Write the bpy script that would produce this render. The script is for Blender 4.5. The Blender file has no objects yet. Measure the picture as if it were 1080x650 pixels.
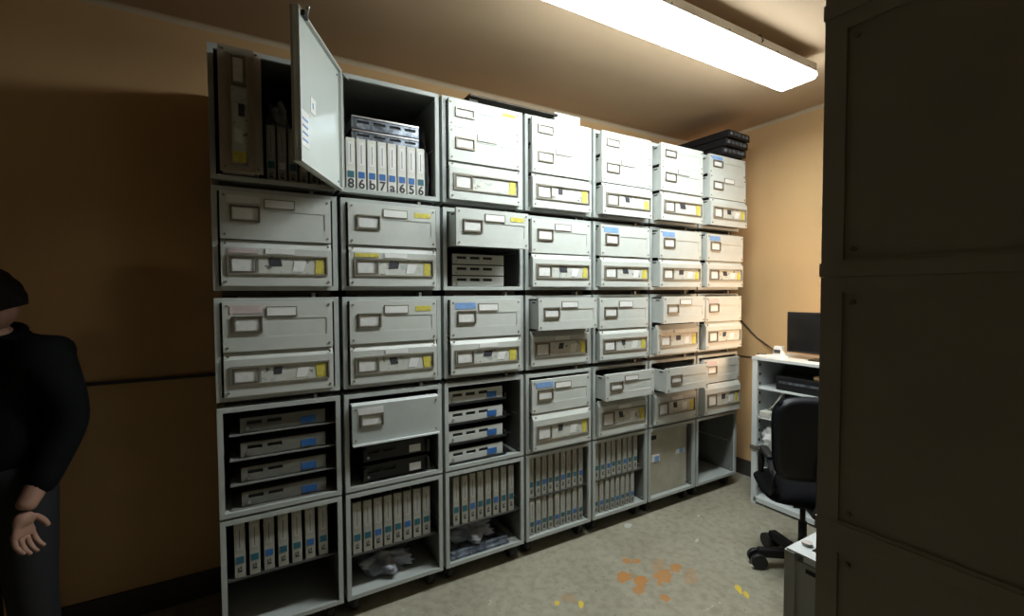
import bpy, bmesh, math, random
from mathutils import Matrix, Vector
random.seed(4)
S = 0.5          # one cabinet pitch is half a metre; coordinates below are in pitches
ZF = 3.12        # floor lies 3.12 pitches below the camera
PI = math.pi
scn = bpy.context.scene
COL = scn.collection
def W(x, y, z): return Vector((x*S, y*S, (z+ZF)*S))

# ---------------------------------------------------------------- camera
cam_d = bpy.data.cameras.new('camera')
cam_d.sensor_fit = 'HORIZONTAL'; cam_d.sensor_width = 36.0
cam_d.lens = 478.92/1080*36.0
cam_d.clip_start = 0.02
cam = bpy.data.objects.new('camera', cam_d); COL.objects.link(cam)
fwd = Vector((0.50162624, 0.86441254, -0.03408941)); rgt = Vector((0.86481972, -0.50205804, -0.00495755)); upv = rgt.cross(fwd)
m = Matrix((rgt, upv, -fwd)).transposed().to_4x4()
m.translation = W(0.24558505, -4.43243411, 0)
cam.matrix_world = m
scn.camera = cam
# ---------------------------------------------------------------- world, exposure
wd = bpy.data.worlds.new('world'); scn.world = wd; wd.use_nodes = True
wd.node_tree.nodes['Background'].inputs[0].default_value = (0.02, 0.02, 0.02, 1)
wd.node_tree.nodes['Background'].inputs[1].default_value = 0.0
vs = scn.view_settings
vs.view_transform = 'Standard'; vs.look = 'None'; vs.gamma = 1.0; vs.use_curve_mapping = False
vs.exposure = 0.0
LAMP = 47.0          # strength of the tube lamp's diffuser
# weak second lamp of the room, off to the left of the camera
ld = bpy.data.lights.new('side_lamp', 'SPOT'); ld.energy = 1.6; ld.shadow_soft_size = 0.09; ld.color = (1.0, 0.85, 0.65)
ld.spot_size = math.radians(34); ld.spot_blend = 0.9
lo = bpy.data.objects.new('side_lamp', ld); COL.objects.link(lo); lo.location = W(-3.05, -1.1, 0.08)
lo.rotation_euler = (W(-0.85, 1.15, 0.0)-lo.location).to_track_quat('-Z', 'Y').to_euler()
# warm lamp standing on the bookcase beyond the monitor, out of sight behind the near stack
ld = bpy.data.lights.new('work_lamp', 'SPOT'); ld.energy = 55; ld.shadow_soft_size = 0.10; ld.color = (1.0, 0.66, 0.40)
ld.spot_size = math.radians(100); ld.spot_blend = 0.8
lo = bpy.data.objects.new('work_lamp', ld); COL.objects.link(lo); lo.location = W(6.72, -2.05, -0.70)
lo.rotation_euler = (W(6.75, 0.0, -0.25)-lo.location).to_track_quat('-Z', 'Y').to_euler()

# ---------------------------------------------------------------- materials
def nd(nt, t, **kw):
    n = nt.nodes.new(t)
    for k, v in kw.items(): setattr(n, k, v)
    return n
def mat(name, col, rough=0.5, metal=0.0, var=0.0, scale=6.0, bump=0.0, col2=None, bscale=None, spec=None):
    mt = bpy.data.materials.new(name); mt.use_nodes = True
    nt = mt.node_tree; b = nt.nodes['Principled BSDF']
    b.inputs['Base Color'].default_value = (*col, 1); b.inputs['Roughness'].default_value = rough; b.inputs['Metallic'].default_value = metal
    if spec is not None: b.inputs['Specular IOR Level'].default_value = spec
    tc = nd(nt, 'ShaderNodeTexCoord')
    if var or col2:
        no = nd(nt, 'ShaderNodeTexNoise'); no.inputs['Scale'].default_value = scale; no.inputs['Detail'].default_value = 6; no.inputs['Roughness'].default_value = 0.6
        nt.links.new(tc.outputs['Object'], no.inputs['Vector'])
        r = nd(nt, 'ShaderNodeValToRGB')
        c2 = col2 if col2 else tuple(c*(1-var) for c in col)
        r.color_ramp.elements[0].position = 0.35; r.color_ramp.elements[1].position = 0.65
        r.color_ramp.elements[0].color = (*c2, 1); r.color_ramp.elements[1].color = (*col, 1)
        nt.links.new(no.outputs['Fac'], r.inputs['Fac']); nt.links.new(r.outputs['Color'], b.inputs['Base Color'])
    if bump:
        n2 = nd(nt, 'ShaderNodeTexNoise'); n2.inputs['Scale'].default_value = bscale or scale*8; n2.inputs['Detail'].default_value = 4
        nt.links.new(tc.outputs['Object'], n2.inputs['Vector'])
        bp = nd(nt, 'ShaderNodeBump'); bp.inputs['Strength'].default_value = bump; bp.inputs['Distance'].default_value = 0.01
        nt.links.new(n2.outputs['Fac'], bp.inputs['Height']); nt.links.new(bp.outputs['Normal'], b.inputs['Normal'])
    return mt
def emis(name, col, s):
    mt = bpy.data.materials.new(name); mt.use_nodes = True; nt = mt.node_tree
    b = nt.nodes['Principled BSDF']; b.inputs['Base Color'].default_value = (0.9, 0.9, 0.88, 1)
    b.inputs['Emission Color'].default_value = (*col, 1); b.inputs['Emission Strength'].default_value = s
    return mt
M = {}
M['paint'] = mat('grey_metal_paint', (0.57, 0.59, 0.555), 0.42, 0, 0.10, 5, 0.04)
M['body'] = mat('grey_cabinet_paint', (0.46, 0.49, 0.47), 0.45, 0, 0.14, 4, 0.04)
M['inner'] = mat('shaded_inner_paint', (0.06, 0.06, 0.055), 0.6, 0, 0.2, 5)  # near black: the shade inside is put into the colour
M['inshade'] = mat('shaded_inside_paint', (0.20, 0.20, 0.185), 0.6, 0, 0.3, 5)  # darker than the cabinet paint, interior shade put into the colour
M['dimface'] = mat('shaded_unit_face', (0.20, 0.20, 0.17), 0.5, 0, 0.3, 12)  # unit face darkened, the dim corner's shade painted in
M['brown'] = mat('shaded_brown_paint', (0.36, 0.32, 0.25), 0.5, 0, 0.14, 4, 0.04)  # near stack's shade and warm bounce put into colour; also the door's brown back
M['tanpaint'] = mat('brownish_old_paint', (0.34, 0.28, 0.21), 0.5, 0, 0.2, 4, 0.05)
M['dark'] = mat('black_steel', (0.02, 0.02, 0.02), 0.5, 0.2, 0.3, 8)
M['rust'] = mat('dark_skid_metal', (0.07, 0.055, 0.04), 0.6, 0.3, 0.5, 10)
M['holder'] = mat('brass_grey_metal', (0.24, 0.21, 0.165), 0.35, 0.45, 0.2, 20)
M['holder2'] = mat('dull_window_frame', (0.36, 0.335, 0.28), 0.35, 0.3, 0.2, 20)
M['card'] = mat('paper_card', (0.72, 0.72, 0.70), 0.8, 0, 0.12, 40)
M['white'] = mat('white_paper', (0.78, 0.78, 0.76), 0.8, 0, 0.06, 30)
M['yellow'] = mat('yellow_tape', (0.72, 0.62, 0.10), 0.6, 0, 0.35, 50)
M['blue'] = mat('blue_label', (0.03, 0.14, 0.42), 0.6, 0, 0.2, 60)
M['teal'] = mat('teal_label', (0.02, 0.13, 0.18), 0.6, 0, 0.2, 60)
M['ltblue'] = mat('pale_blue_label', (0.22, 0.38, 0.70), 0.7, 0, 0.15, 30)
M['pink'] = mat('pale_pink_label', (0.62, 0.50, 0.50), 0.7, 0, 0.15, 30)
M['ink'] = mat('ink', (0.04, 0.04, 0.05), 0.7)
M['binder'] = mat('binder_grey', (0.70, 0.69, 0.63), 0.6, 0, 0.10, 12)
M['bindershade'] = mat('shaded_binder_grey', (0.43, 0.42, 0.36), 0.6, 0, 0.25, 12)  # darker copy of the binder grey, shade put into the colour
M['label2'] = mat('shaded_label', (0.46, 0.45, 0.41), 0.8, 0, 0.15, 40)  # spine label for those binders, shade put into its colour too
M['binderside'] = mat('binder_dark', (0.05, 0.045, 0.045), 0.6)
M['steel'] = mat('bare_steel', (0.5, 0.5, 0.5), 0.3, 0.9, 0.1, 30)
M['rubber'] = mat('black_rubber', (0.012, 0.012, 0.014), 0.5)
M['plastic'] = mat('black_plastic', (0.010, 0.010, 0.012), 0.45, spec=0.3)
M['fabric'] = mat('black_fabric', (0.006, 0.006, 0.008), 0.9, 0, 0.2, 90, 0.2, spec=0.12)
M['door'] = mat('door_enamel', (0.62, 0.68, 0.66), 0.22, 0, 0.05, 3, 0.02)
M['shelfw'] = mat('shelf_white_paint', (0.66, 0.69, 0.69), 0.4, 0, 0.06, 4)
M['lamph'] = mat('lamp_housing_white', (0.72, 0.70, 0.66), 0.4, 0, 0.08, 6)
M['bluemetal'] = mat('bluish_steel', (0.32, 0.36, 0.42), 0.3, 0.6, 0, 22, col2=(0.03, 0.035, 0.045))
M['bag'] = mat('translucent_bag_plastic', (0.45, 0.48, 0.55), 0.25, 0, 0.4, 14, 0.5, bscale=30)
M['skin'] = mat('skin', (0.36, 0.20, 0.145), 0.6)
M['hair'] = mat('black_hair', (0.008, 0.006, 0.005), 0.6, 0, 0.3, 60, 0.6, spec=0.25)
M['jacket'] = mat('black_jacket', (0.005, 0.005, 0.006), 0.9, 0, 0.2, 30, 0.2, spec=0.12)
M['trousers'] = mat('dark_trousers', (0.008, 0.008, 0.010), 0.8)
M['diff'] = emis('lamp_diffuser', (0.91, 1.0, 1.0), LAMP)
M['screen'] = mat('black_screen', (0.004, 0.004, 0.005), 0.2)
M['cable'] = mat('dark_cable', (0.05, 0.04, 0.035), 0.5)
M['tan'] = mat('tan_item', (0.6, 0.38, 0.2), 0.6)
M['gauze'] = mat('cream_wiring_white', (0.6, 0.58, 0.52), 0.5)

# paper strip with printed marks and scribbles, different on every copy
def strip_mat():
    mt = bpy.data.materials.new('marked_paper_strip'); mt.use_nodes = True; nt = mt.node_tree; b = nt.nodes['Principled BSDF']; b.inputs['Roughness'].default_value = 0.6
    tc = nd(nt, 'ShaderNodeTexCoord'); oi = nd(nt, 'ShaderNodeObjectInfo')
    mul = nd(nt, 'ShaderNodeMath', operation='MULTIPLY'); mul.inputs[1].default_value = 40
    nt.links.new(oi.outputs['Random'], mul.inputs[0])
    add = nd(nt, 'ShaderNodeVectorMath', operation='ADD'); nt.links.new(tc.outputs['Object'], add.inputs[0]); nt.links.new(mul.outputs[0], add.inputs[1])
    n = nd(nt, 'ShaderNodeTexNoise'); n.inputs['Scale'].default_value = 26; n.inputs['Detail'].default_value = 3; n.inputs['Distortion'].default_value = 0.6
    nt.links.new(add.outputs[0], n.inputs['Vector'])
    r = nd(nt, 'ShaderNodeValToRGB'); e = r.color_ramp.elements
    e[0].position = 0.33; e[0].color = (0.16, 0.16, 0.15, 1); e[1].position = 0.37; e[1].color = (0.53, 0.54, 0.49, 1)
    k = e.new(0.60); k.color = (0.56, 0.56, 0.52, 1); k = e.new(0.66); k.color = (0.38, 0.42, 0.40, 1)
    nt.links.new(n.outputs['Fac'], r.inputs['Fac']); nt.links.new(r.outputs['Color'], b.inputs['Base Color'])
    return mt
M['strip'] = strip_mat()

# walls: ochre plaster; ceiling; floor
M['wall'] = mat('ochre_plaster', (0.68, 0.43, 0.205), 0.75, 0, 0.10, 0.9, 0.08, bscale=40)
M['ceil'] = mat('tan_ceiling_plaster', (0.49, 0.355, 0.23), 0.8, 0, 0.08, 0.9, 0.05, bscale=30)
M['wallfar'] = mat('low_bounce_plaster', (0.12, 0.085, 0.05), 0.8, 0, 0.10, 0.9)  # unseen walls, colour darkened to cut bounced light
M['cove'] = mat('cove_plaster', (0.60, 0.48, 0.33), 0.8, 0, 0.08, 2)
M['base'] = mat('dark_baseboard', (0.06, 0.05, 0.045), 0.5, 0, 0.2, 5)
def floor_mat():
    mt = bpy.data.materials.new('worn_concrete'); mt.use_nodes = True; nt = mt.node_tree; b = nt.nodes['Principled BSDF']
    tc = nd(nt, 'ShaderNodeTexCoord')
    def noise(sc, det=6, dist=0):
        n = nd(nt, 'ShaderNodeTexNoise'); n.inputs['Scale'].default_value = sc; n.inputs['Detail'].default_value = det; n.inputs['Distortion'].default_value = dist
        nt.links.new(tc.outputs['Object'], n.inputs['Vector']); return n
    def ramp(src, stops):
        r = nd(nt, 'ShaderNodeValToRGB'); e = r.color_ramp.elements
        for i, (p, c) in enumerate(stops):
            el = e[i] if i < 2 else e.new(p)
            el.position = p; el.color = (*c, 1)
        nt.links.new(src, r.inputs['Fac']); return r
    def mix(a, bb, fac, mode='MIX'):
        mx = nd(nt, 'ShaderNodeMix', data_type='RGBA', blend_type=mode)
        for s, v in ((0, fac), (6, a), (7, bb)):
            if hasattr(v, 'links') or isinstance(v, bpy.types.NodeSocket): nt.links.new(v, mx.inputs[s])
            else: mx.inputs[s].default_value = v if s == 0 else (*v, 1)
        return mx.outputs[2]
    base = ramp(noise(2.2, 8, .4).outputs['Fac'], [(0.28, (0.30, 0.275, 0.205)), (0.70, (0.38, 0.355, 0.275))]).outputs['Color']
    fine = ramp(noise(22, 8).outputs['Fac'], [(0.32, (0.78, 0.77, 0.74)), (0.58, (1, 1, 1))]).outputs['Color']
    c = mix(base, fine, 1.0, 'MULTIPLY')
    spk = ramp(noise(60, 2).outputs['Fac'], [(0.27, (1, 1, 1)), (0.32, (0, 0, 0))]).outputs['Color']
    c = mix(c, (0.09, 0.085, 0.07), spk)
    scr = ramp(noise(9, 3, 2.5).outputs['Fac'], [(0.72, (0, 0, 0)), (0.76, (0.7, 0.7, 0.7))]).outputs['Color']
    c = mix(c, (0.55, 0.54, 0.48), scr)
    wob = noise(14, 4)
    def blob(x, y, rx, ry, col, strength=0.9, ang=0):
        mp = nd(nt, 'ShaderNodeMapping', vector_type='TEXTURE'); mp.inputs['Location'].default_value = (x*S, y*S, 0); mp.inputs['Scale'].default_value = (rx*S, ry*S, 1); mp.inputs['Rotation'].default_value = (0, 0, ang)
        nt.links.new(tc.outputs['Object'], mp.inputs['Vector'])
        ln = nd(nt, 'ShaderNodeVectorMath', operation='LENGTH'); nt.links.new(mp.outputs[0], ln.inputs[0])
        ad = nd(nt, 'ShaderNodeMath', operation='MULTIPLY_ADD'); nt.links.new(wob.outputs['Fac'], ad.inputs[0]); ad.inputs[1].default_value = 2.2; nt.links.new(ln.outputs['Value'], ad.inputs[2])
        r = ramp(ad.outputs[0], [(0.0, (strength,)*3), (1.0, (0, 0, 0))]); 
        sc = nd(nt, 'ShaderNodeMath', operation='MULTIPLY'); sc.inputs[1].default_value = 0.5; nt.links.new(ad.outputs[0], sc.inputs[0]); nt.links.new(sc.outputs[0], r.inputs['Fac'])
        r.color_ramp.elements[0].position = 0.94; r.color_ramp.elements[1].position = 0.99
        nonlocal c
        c = mix(c, col, r.outputs['Color'])
    OR = (0.46, 0.20, 0.045)
    for x, y, a, b2, st in [(3.99,-.62,.055,.045,.8),(4.06,-.68,.055,.05,.8),(3.76,-.84,.10,.075,.95),(3.84,-.97,.085,.08,.95),(3.70,-1.07,.06,.055,.85),(4.09,-1.05,.12,.085,.85),(4.36,-1.0,.08,.08,.9),(3.84,-1.29,.06,.055,.9),(4.22,-.87,.11,.08,.35),(4.36,-1.2,.14,.07,.35),(3.0,-.8,.05,.08,.3)]:
        blob(x, y, a*1.22, b2*1.22, OR, st*.95, 0.5)
    for x, y, a, b2 in [(4.64,-1.57,.08,.035),(4.61,-1.69,.07,.03),(4.60,-1.62,.05,.02),(3.05,-.94,.06,.03),(2.86,-.80,.04,.03)]:
        blob(x, y, a, b2, (0.72, 0.52, 0.03), 0.85, 0.9)
    for x, y, a, b2 in [(4.55,-.05,.09,.06),(5.05,-.75,.05,.02),(5.6,-.35,.04,.02)]:
        blob(x, y, a, b2, (0.62, 0.63, 0.62), 0.6, 0.4)
    nt.links.new(c, b.inputs['Base Color'])
    b.inputs['Roughness'].default_value = 0.62
    bp = nd(nt, 'ShaderNodeBump'); bp.inputs['Strength'].default_value = 0.12; bp.inputs['Distance'].default_value = 0.01
    nt.links.new(noise(30, 8).outputs['Fac'], bp.inputs['Height']); nt.links.new(bp.outputs['Normal'], b.inputs['Normal'])
    return mt
M['floor'] = floor_mat()

# ---------------------------------------------------------------- mesh helpers (all lengths in pitches)
class MB:
    def __init__(s): s.bm = bmesh.new(); s.mats = []
    def mi(s, m):
        if m not in s.mats: s.mats.append(m)
        return s.mats.index(m)
    def box(s, x0, x1, y0, y1, z0, z1, m='paint', T=None, top=None):
        # top=(dx0,dx1,dy0,dy1) shifts the upper rim, for tapered boxes
        i = s.mi(m); t = top or (0, 0, 0, 0)
        P = [(x0,y0,z0),(x1,y0,z0),(x1,y1,z0),(x0,y1,z0),(x0+t[0],y0+t[2],z1),(x1+t[1],y0+t[2],z1),(x1+t[1],y1+t[3],z1),(x0+t[0],y1+t[3],z1)]
        vs_ = [s.bm.verts.new((T @ Vector(p) if T else Vector(p))*S) for p in P]
        for f in ((0,3,2,1),(4,5,6,7),(0,1,5,4),(1,2,6,5),(2,3,7,6),(3,0,4,7)):
            fc = s.bm.faces.new([vs_[k] for k in f]); fc.material_index = i
        return s
    def poly(s, pts, y0, y1, m='paint', T=None):   # extrude an XZ outline along Y
        i = s.mi(m)
        a = [s.bm.verts.new((T @ Vector((x, y0, z)) if T else Vector((x, y0, z)))*S) for x, z in pts]
        b = [s.bm.verts.new((T @ Vector((x, y1, z)) if T else Vector((x, y1, z)))*S) for x, z in pts]
        n = len(pts)
        fs = [s.bm.faces.new(a), s.bm.faces.new(b[::-1])]
        for k in range(n): fs.append(s.bm.faces.new((a[k], b[k], b[(k+1) % n], a[(k+1) % n])))
        for f in fs: f.material_index = i
        return s
    def plate(s, x0, x1, z0, z1, yf, rec, m='paint', mrec=None):   # front plate facing -Y with sunken rectangles rec=[(x0,x1,z0,z1,depth)]
        xs = sorted({x0, x1, *[v for r in rec for v in r[:2]]}); zs = sorted({z0, z1, *[v for r in rec for v in r[2:4]]})
        def dep(cx, cz):
            for r in rec:
                if r[0] < cx < r[1] and r[2] < cz < r[3]: return r[4]
            return 0.0
        i = s.mi(m); j = s.mi(mrec or m)
        D = [[dep((xs[a]+xs[a+1])/2, (zs[b]+zs[b+1])/2) for b in range(len(zs)-1)] for a in range(len(xs)-1)]
        def q(ps, mi_):
            f = s.bm.faces.new([s.bm.verts.new(Vector(p)*S) for p in ps]); f.material_index = mi_
        for a in range(len(xs)-1):
            for b in range(len(zs)-1):
                d = D[a][b]; y = yf+d
                q([(xs[a],y,zs[b]),(xs[a+1],y,zs[b]),(xs[a+1],y,zs[b+1]),(xs[a],y,zs[b+1])], j if d else i)
                if a+1 < len(xs)-1 and D[a+1][b] != d: q([(xs[a+1],yf+d,zs[b]),(xs[a+1],yf+D[a+1][b],zs[b]),(xs[a+1],yf+D[a+1][b],zs[b+1]),(xs[a+1],yf+d,zs[b+1])], i)
                if b+1 < len(zs)-1 and D[a][b+1] != d: q([(xs[a],yf+d,zs[b+1]),(xs[a+1],yf+d,zs[b+1]),(xs[a+1],yf+D[a][b+1],zs[b+1]),(xs[a],yf+D[a][b+1],zs[b+1])], i)
        return s
    def cyl(s, p, q, r, m='paint', n=16, r2=None):
        i = s.mi(m); p = Vector(p); q = Vector(q); d = (q-p).normalized()
        a = d.orthogonal().normalized(); b = d.cross(a); r2 = r if r2 is None else r2
        A = [s.bm.verts.new((p+a*r*math.cos(2*PI*k/n)+b*r*math.sin(2*PI*k/n))*S) for k in range(n)]
        B = [s.bm.verts.new((q+a*r2*math.cos(2*PI*k/n)+b*r2*math.sin(2*PI*k/n))*S) for k in range(n)]
        fs = [s.bm.faces.new(A[::-1]), s.bm.faces.new(B)]
        for k in range(n):
            f = s.bm.faces.new((A[k], A[(k+1) % n], B[(k+1) % n], B[k])); f.smooth = True; f.material_index = i
        for f in fs: f.material_index = i
        return s
    def tube(s, pts, r, m='cable', n=8):
        i = s.mi(m); pts = [Vector(p) for p in pts]; rings = []
        for k, p in enumerate(pts):
            d = (pts[min(k+1, len(pts)-1)]-pts[max(k-1, 0)]).normalized()
            a = d.cross(Vector((0.13, 0.2, 0.97))).normalized(); b = d.cross(a)
            rings.append([s.bm.verts.new((p+a*r*math.cos(2*PI*t/n)+b*r*math.sin(2*PI*t/n))*S) for t in range(n)])
        for u, v in zip(rings, rings[1:]):
            for t in range(n):
                f = s.bm.faces.new((u[t], u[(t+1) % n], v[(t+1) % n], v[t])); f.smooth = True; f.material_index = i
        s.bm.faces.new(rings[0][::-1]).material_index = i; s.bm.faces.new(rings[-1]).material_index = i
        return s
    def mesh(s, name):
        me = bpy.data.meshes.new(name); bmesh.ops.recalc_face_normals(s.bm, faces=s.bm.faces) if getattr(s, 'recalc', True) else None
        s.bm.to_mesh(me); s.bm.free()
        for k in s.mats: me.materials.append(M[k])
        return me
    def build(s, name, parent=None, loc=(0, 0, 0), bevel=0.0):
        o = bpy.data.objects.new(name, s.mesh(name)); COL.objects.link(o)
        if parent: o.parent = parent
        o.location = Vector(loc)*S
        if bevel:
            b = o.modifiers.new('bevel', 'BEVEL'); b.width = bevel*S; b.segments = 2; b.limit_method = 'ANGLE'
        return o
def tag(o, label=None, cat=None, group=None, kind=None):
    for k, v in (('label', label), ('category', cat), ('group', group), ('kind', kind)):
        if v: o[k] = v
    return o
def put(o, x, y, z, rz=0.0):
    o.location = W(x, y, z); o.rotation_euler = (0, 0, rz); return o
def empty(name, x, y, z, label, cat, group=None, rz=0.0):
    o = bpy.data.objects.new(name, None); COL.objects.link(o); o.empty_display_size = 0.05
    put(o, x, y, z, rz); return tag(o, label, cat, group)
def dup(o, parent=None):
    c = o.copy(); COL.objects.link(c); c.parent = parent
    for ch in list(o.children): dup(ch, c)
    return c
def struct(o): o['kind'] = 'structure'; return o
def plane_box(name, x0, x1, y0, y1, z0, z1, m, bevel=0):
    cx, cy = (x0+x1)/2, (y0+y1)/2
    o = MB().box(x0-cx, x1-cx, y0-cy, y1-cy, 0, z1-z0, m).build(name, bevel=bevel); put(o, cx, cy, z0); return struct(o)
ORD = ['first', 'second', 'third', 'fourth', 'fifth', 'sixth', 'seventh', 'eighth', 'ninth', 'tenth']

# ---------------------------------------------------------------- the room
CE = 2.70; YB = 1.15; XR = 7.5; XL = -3.2; YF = -7.0
fl = MB().box(XL, XR, YF, YB, -0.1, 0, 'floor').build('floor'); fl.location = W(0, 0, -ZF); struct(fl)
plane_box('ceiling', XL, XR, YF, YB, CE, CE+0.1, 'ceil')
plane_box('wall_back', XL, XR, YB, YB+0.1, -ZF, CE, 'wall')
plane_box('wall_right', XR, XR+0.1, YF, YB+0.1, -ZF, CE, 'wall')
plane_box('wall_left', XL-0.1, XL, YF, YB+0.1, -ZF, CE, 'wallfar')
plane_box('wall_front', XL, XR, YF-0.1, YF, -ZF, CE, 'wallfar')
# small rounded cove along the ceiling
def cove(name, L, rot, loc):
    n = 6; r = 0.045
    pts = [(0, 0)]+[(r-r*math.sin(PI/2*k/n), -(r-r*math.cos(PI/2*k/n))) for k in range(n+1)]
    mb = MB(); mb.poly(pts, -L/2, L/2, 'cove'); o = mb.build(name); put(o, *loc, rot); return struct(o)
cove('trim_1', XR-XL, PI/2+PI, ((XL+XR)/2, YB, CE))
cove('trim_2', YB-YF, PI, (XR, (YB+YF)/2, CE))
# thin dark rail along the back wall, dark skirtings
plane_box('trim_3', XL, 0.9, YB-0.025, YB, -0.845, -0.815, 'base')
plane_box('baseboard_back', XL, XR, YB-0.03, YB, -ZF, -2.86, 'base')
plane_box('baseboard_right', XR-0.03, XR, YF, YB-0.03, -ZF, -2.86, 'base')

# ---------------------------------------------------------------- drawers
CW = 0.965; DEP = 1.0; DW = 0.850
def label_holder(w, h):   # raised metal frame, origin at its lower left
    mb = MB(); t = 0.013
    mb.box(0, w, -0.018, 0, 0, t, 'holder'); mb.box(0, w, -0.018, 0, h-t, h, 'holder')
    mb.box(0, t, -0.018, 0, t, h-t, 'holder'); mb.box(w-t, w, -0.018, 0, t, h-t, 'holder')
    return mb
def rivets(mb, w, h, y):
    for sx in (-1, 1):
        for z in (0.035, h-0.035):
            mb.cyl((sx*(w/2-0.03), y, z), (sx*(w/2-0.03), y-0.008, z), 0.010, 'holder', 8)
def drawer(kind, h, w=DW, paint='paint', cat=None, extra=''):
    """drawer box open at the top; origin at the middle of the front's lower edge, front faces -Y"""
    mb = MB(); t = 0.03; d = 0.86
    if kind == 'plain':
        mb.plate(-w/2, w/2, 0, h, -0.04, [(-w/2+0.37*w, w/2-0.06*w, 0.28*h, 0.64*h, 0.006)], paint)
    elif kind == 'bare':
        mb.plate(-w/2, w/2, 0, h, -0.04, [], paint)
    else:
        mb.plate(-w/2, w/2, 0, h*0.83, -0.04, [(-w/2+0.06*w, w/2-0.05*w, 0.26*h, 0.67*h, 0.012)], paint)
    # edge faces round the front plate
    def q(ps):
        f = mb.bm.faces.new([mb.bm.verts.new(Vector(p)*S) for p in ps]); f.material_index = mb.mi(paint)
    top = h*0.83 if kind == 'strip' else h
    q([(-w/2,-.04,0),(-w/2,0,0),(-w/2,0,top),(-w/2,-.04,top)]); q([(w/2,-.04,0),(w/2,-.04,top),(w/2,0,top),(w/2,0,0)])
    q([(-w/2,-.04,0),(w/2,-.04,0),(w/2,0,0),(-w/2,0,0)])
    if kind == 'strip':   # sloping upper lip
        q([(-w/2,-.04,top),(w/2,-.04,top),(w/2,.0,h),(-w/2,.0,h)])
        q([(-w/2,-.04,top),(-w/2,0,h),(-w/2,0,top)]); q([(w/2,-.04,top),(w/2,0,top),(w/2,0,h)])
    else:
        q([(-w/2,-.04,top),(w/2,-.04,top),(w/2,0,top),(-w/2,0,top)])
    q([(-w/2,0,0),(-w/2,0,h),(w/2,0,h),(w/2,0,0)])
    iw = w-0.02; ih = h-0.03
    mb.box(-iw/2, -iw/2+0.02, 0, d, 0.01, ih, paint); mb.box(iw/2-0.02, iw/2, 0, d, 0.01, ih, paint)
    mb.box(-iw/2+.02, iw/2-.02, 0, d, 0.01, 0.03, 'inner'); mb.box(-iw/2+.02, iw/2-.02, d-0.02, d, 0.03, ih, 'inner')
    # slots on the side where the runner sits
    for sx in (-1, 1):
        mb.box(sx*iw/2-0.006, sx*iw/2+0.006, 0.04, 0.10, ih-0.03, ih-0.015, 'dark')
    rivets(mb, w, h, -0.04)
    mb.recalc = False
    return mb
R = random.Random(7)
def dress(o, kind, h, w=DW, opt=None):
    """label holders, cards and stickers as children of drawer o"""
    opt = opt or {}
    y = -0.041
    if kind in ('plain', 'bare'):
        lw, lh = 0.255*w, 0.34*h; x = -w/2+0.085*w; z = 0.37*h
        if kind == 'bare': z = 0.42*h
        label_holder(lw, lh).build('label_holder', o, (x, y, z))
        MB().box(x+0.02, x+lw-0.02, y-0.004, y, z+0.02, z+lh-0.02, 'card').build('label_card', o)
        if opt.get('tab', 1):
            tx = -w/2+0.38*w; MB().box(tx, tx+0.27*w, y-0.008, y, 0.70*h, 0.88*h, 'white').build('name_tab', o)
            f = label_tab_frame(0.28*w, 0.20*h); f.build('tab_frame', o, (tx-0.005*w, y, 0.69*h))
        if opt.get('yellow', 0):
            MB().box(-w/2+0.74*w, -w/2+0.93*w, y-0.003, y, 0.74*h, 0.86*h, 'yellow').build('yellow_tape', o)
        if opt.get('left'):
            MB().box(-w/2+0.06*w, -w/2+0.34*w, y-0.004, y, 0.76*h, 0.92*h, opt['left']).build('side_sticker', o)
    else:
        x0, x1, z0, z1 = -w/2+0.05*w, w/2-0.04*w, 0.245*h, 0.685*h
        mb = MB(); t = 0.012
        mb.box(x0, x1, y-0.014, y, z0, z0+t, 'holder2'); mb.box(x0, x1, y-0.014, y, z1-t, z1, 'holder2')
        mb.box(x0, x0+t, y-0.014, y, z0+t, z1-t, 'holder2'); mb.box(x1-t, x1, y-0.014, y, z0+t, z1-t, 'holder2')
        mb.build('window_frame', o)
        lw = 0.23*w
        label_holder(lw, z1-z0-0.03).build('label_holder', o, (x0+0.015, y+0.002, z0+0.015))
        MB().box(x0+0.035, x0+lw-0.005, y-0.004, y+0.003, z0+0.030, z1-0.035, 'card').build('label_card', o)
        a = x0+lw+0.03; b = x1-0.02
        MB().box(a, b, y+0.006, y+0.0115, z0+0.012, z1-0.012, 'strip').build('marked_strip', o)
        k = R.uniform(0.16, 0.24)*w; s0 = a+R.uniform(0.10, 0.14)*w
        if opt.get('patch', 1):
            sk = R.uniform(-.02, .02)
            sw = R.uniform(.07, .13)*w; MB().box(s0, s0+sw, y+0.002, y+0.006, z0+0.45*(z1-z0), z1-0.03, 'ink', top=(sk, sk, 0, 0)).build('dark_sticker', o)
        MB().box(s0+0.20*w, s0+0.30*w, y+0.002, y+0.006, z0+0.03, z1-0.05, 'white', top=(.02, .03, 0, 0)).build('paper_note', o)
        if opt.get('yellow', 1):
            yw = R.uniform(.085, .12)*w; MB().box(b-yw, b-0.012, y+0.001, y+0.006, z0+0.014, z1-0.02-R.uniform(0, .03), 'yellow', top=(R.uniform(-.015, .02), 0, 0, 0)).build('yellow_sticker', o)
        if opt.get('tab', 0):
            tx = -w/2+0.38*w; MB().box(tx, tx+0.26*w, y-0.008, y, 0.71*h, 0.81*h, 'white').build('name_tab', o)
        if opt.get('left'):
            MB().box(-w/2+0.06*w, -w/2+0.32*w, y-0.006, y, 0.71*h, 0.80*h, opt['left']).build('side_sticker', o)
def label_tab_frame(w, h):
    mb = MB(); t = 0.006
    mb.box(0, w, -0.010, 0, 0, t, 'holder'); mb.box(0, w, -0.010, 0, h-t, h, 'holder'); mb.box(0, t, -0.010, 0, t, h-t, 'holder'); mb.box(w-t, w, -0.010, 0, t, h-t, 'holder')
    return mb

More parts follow.
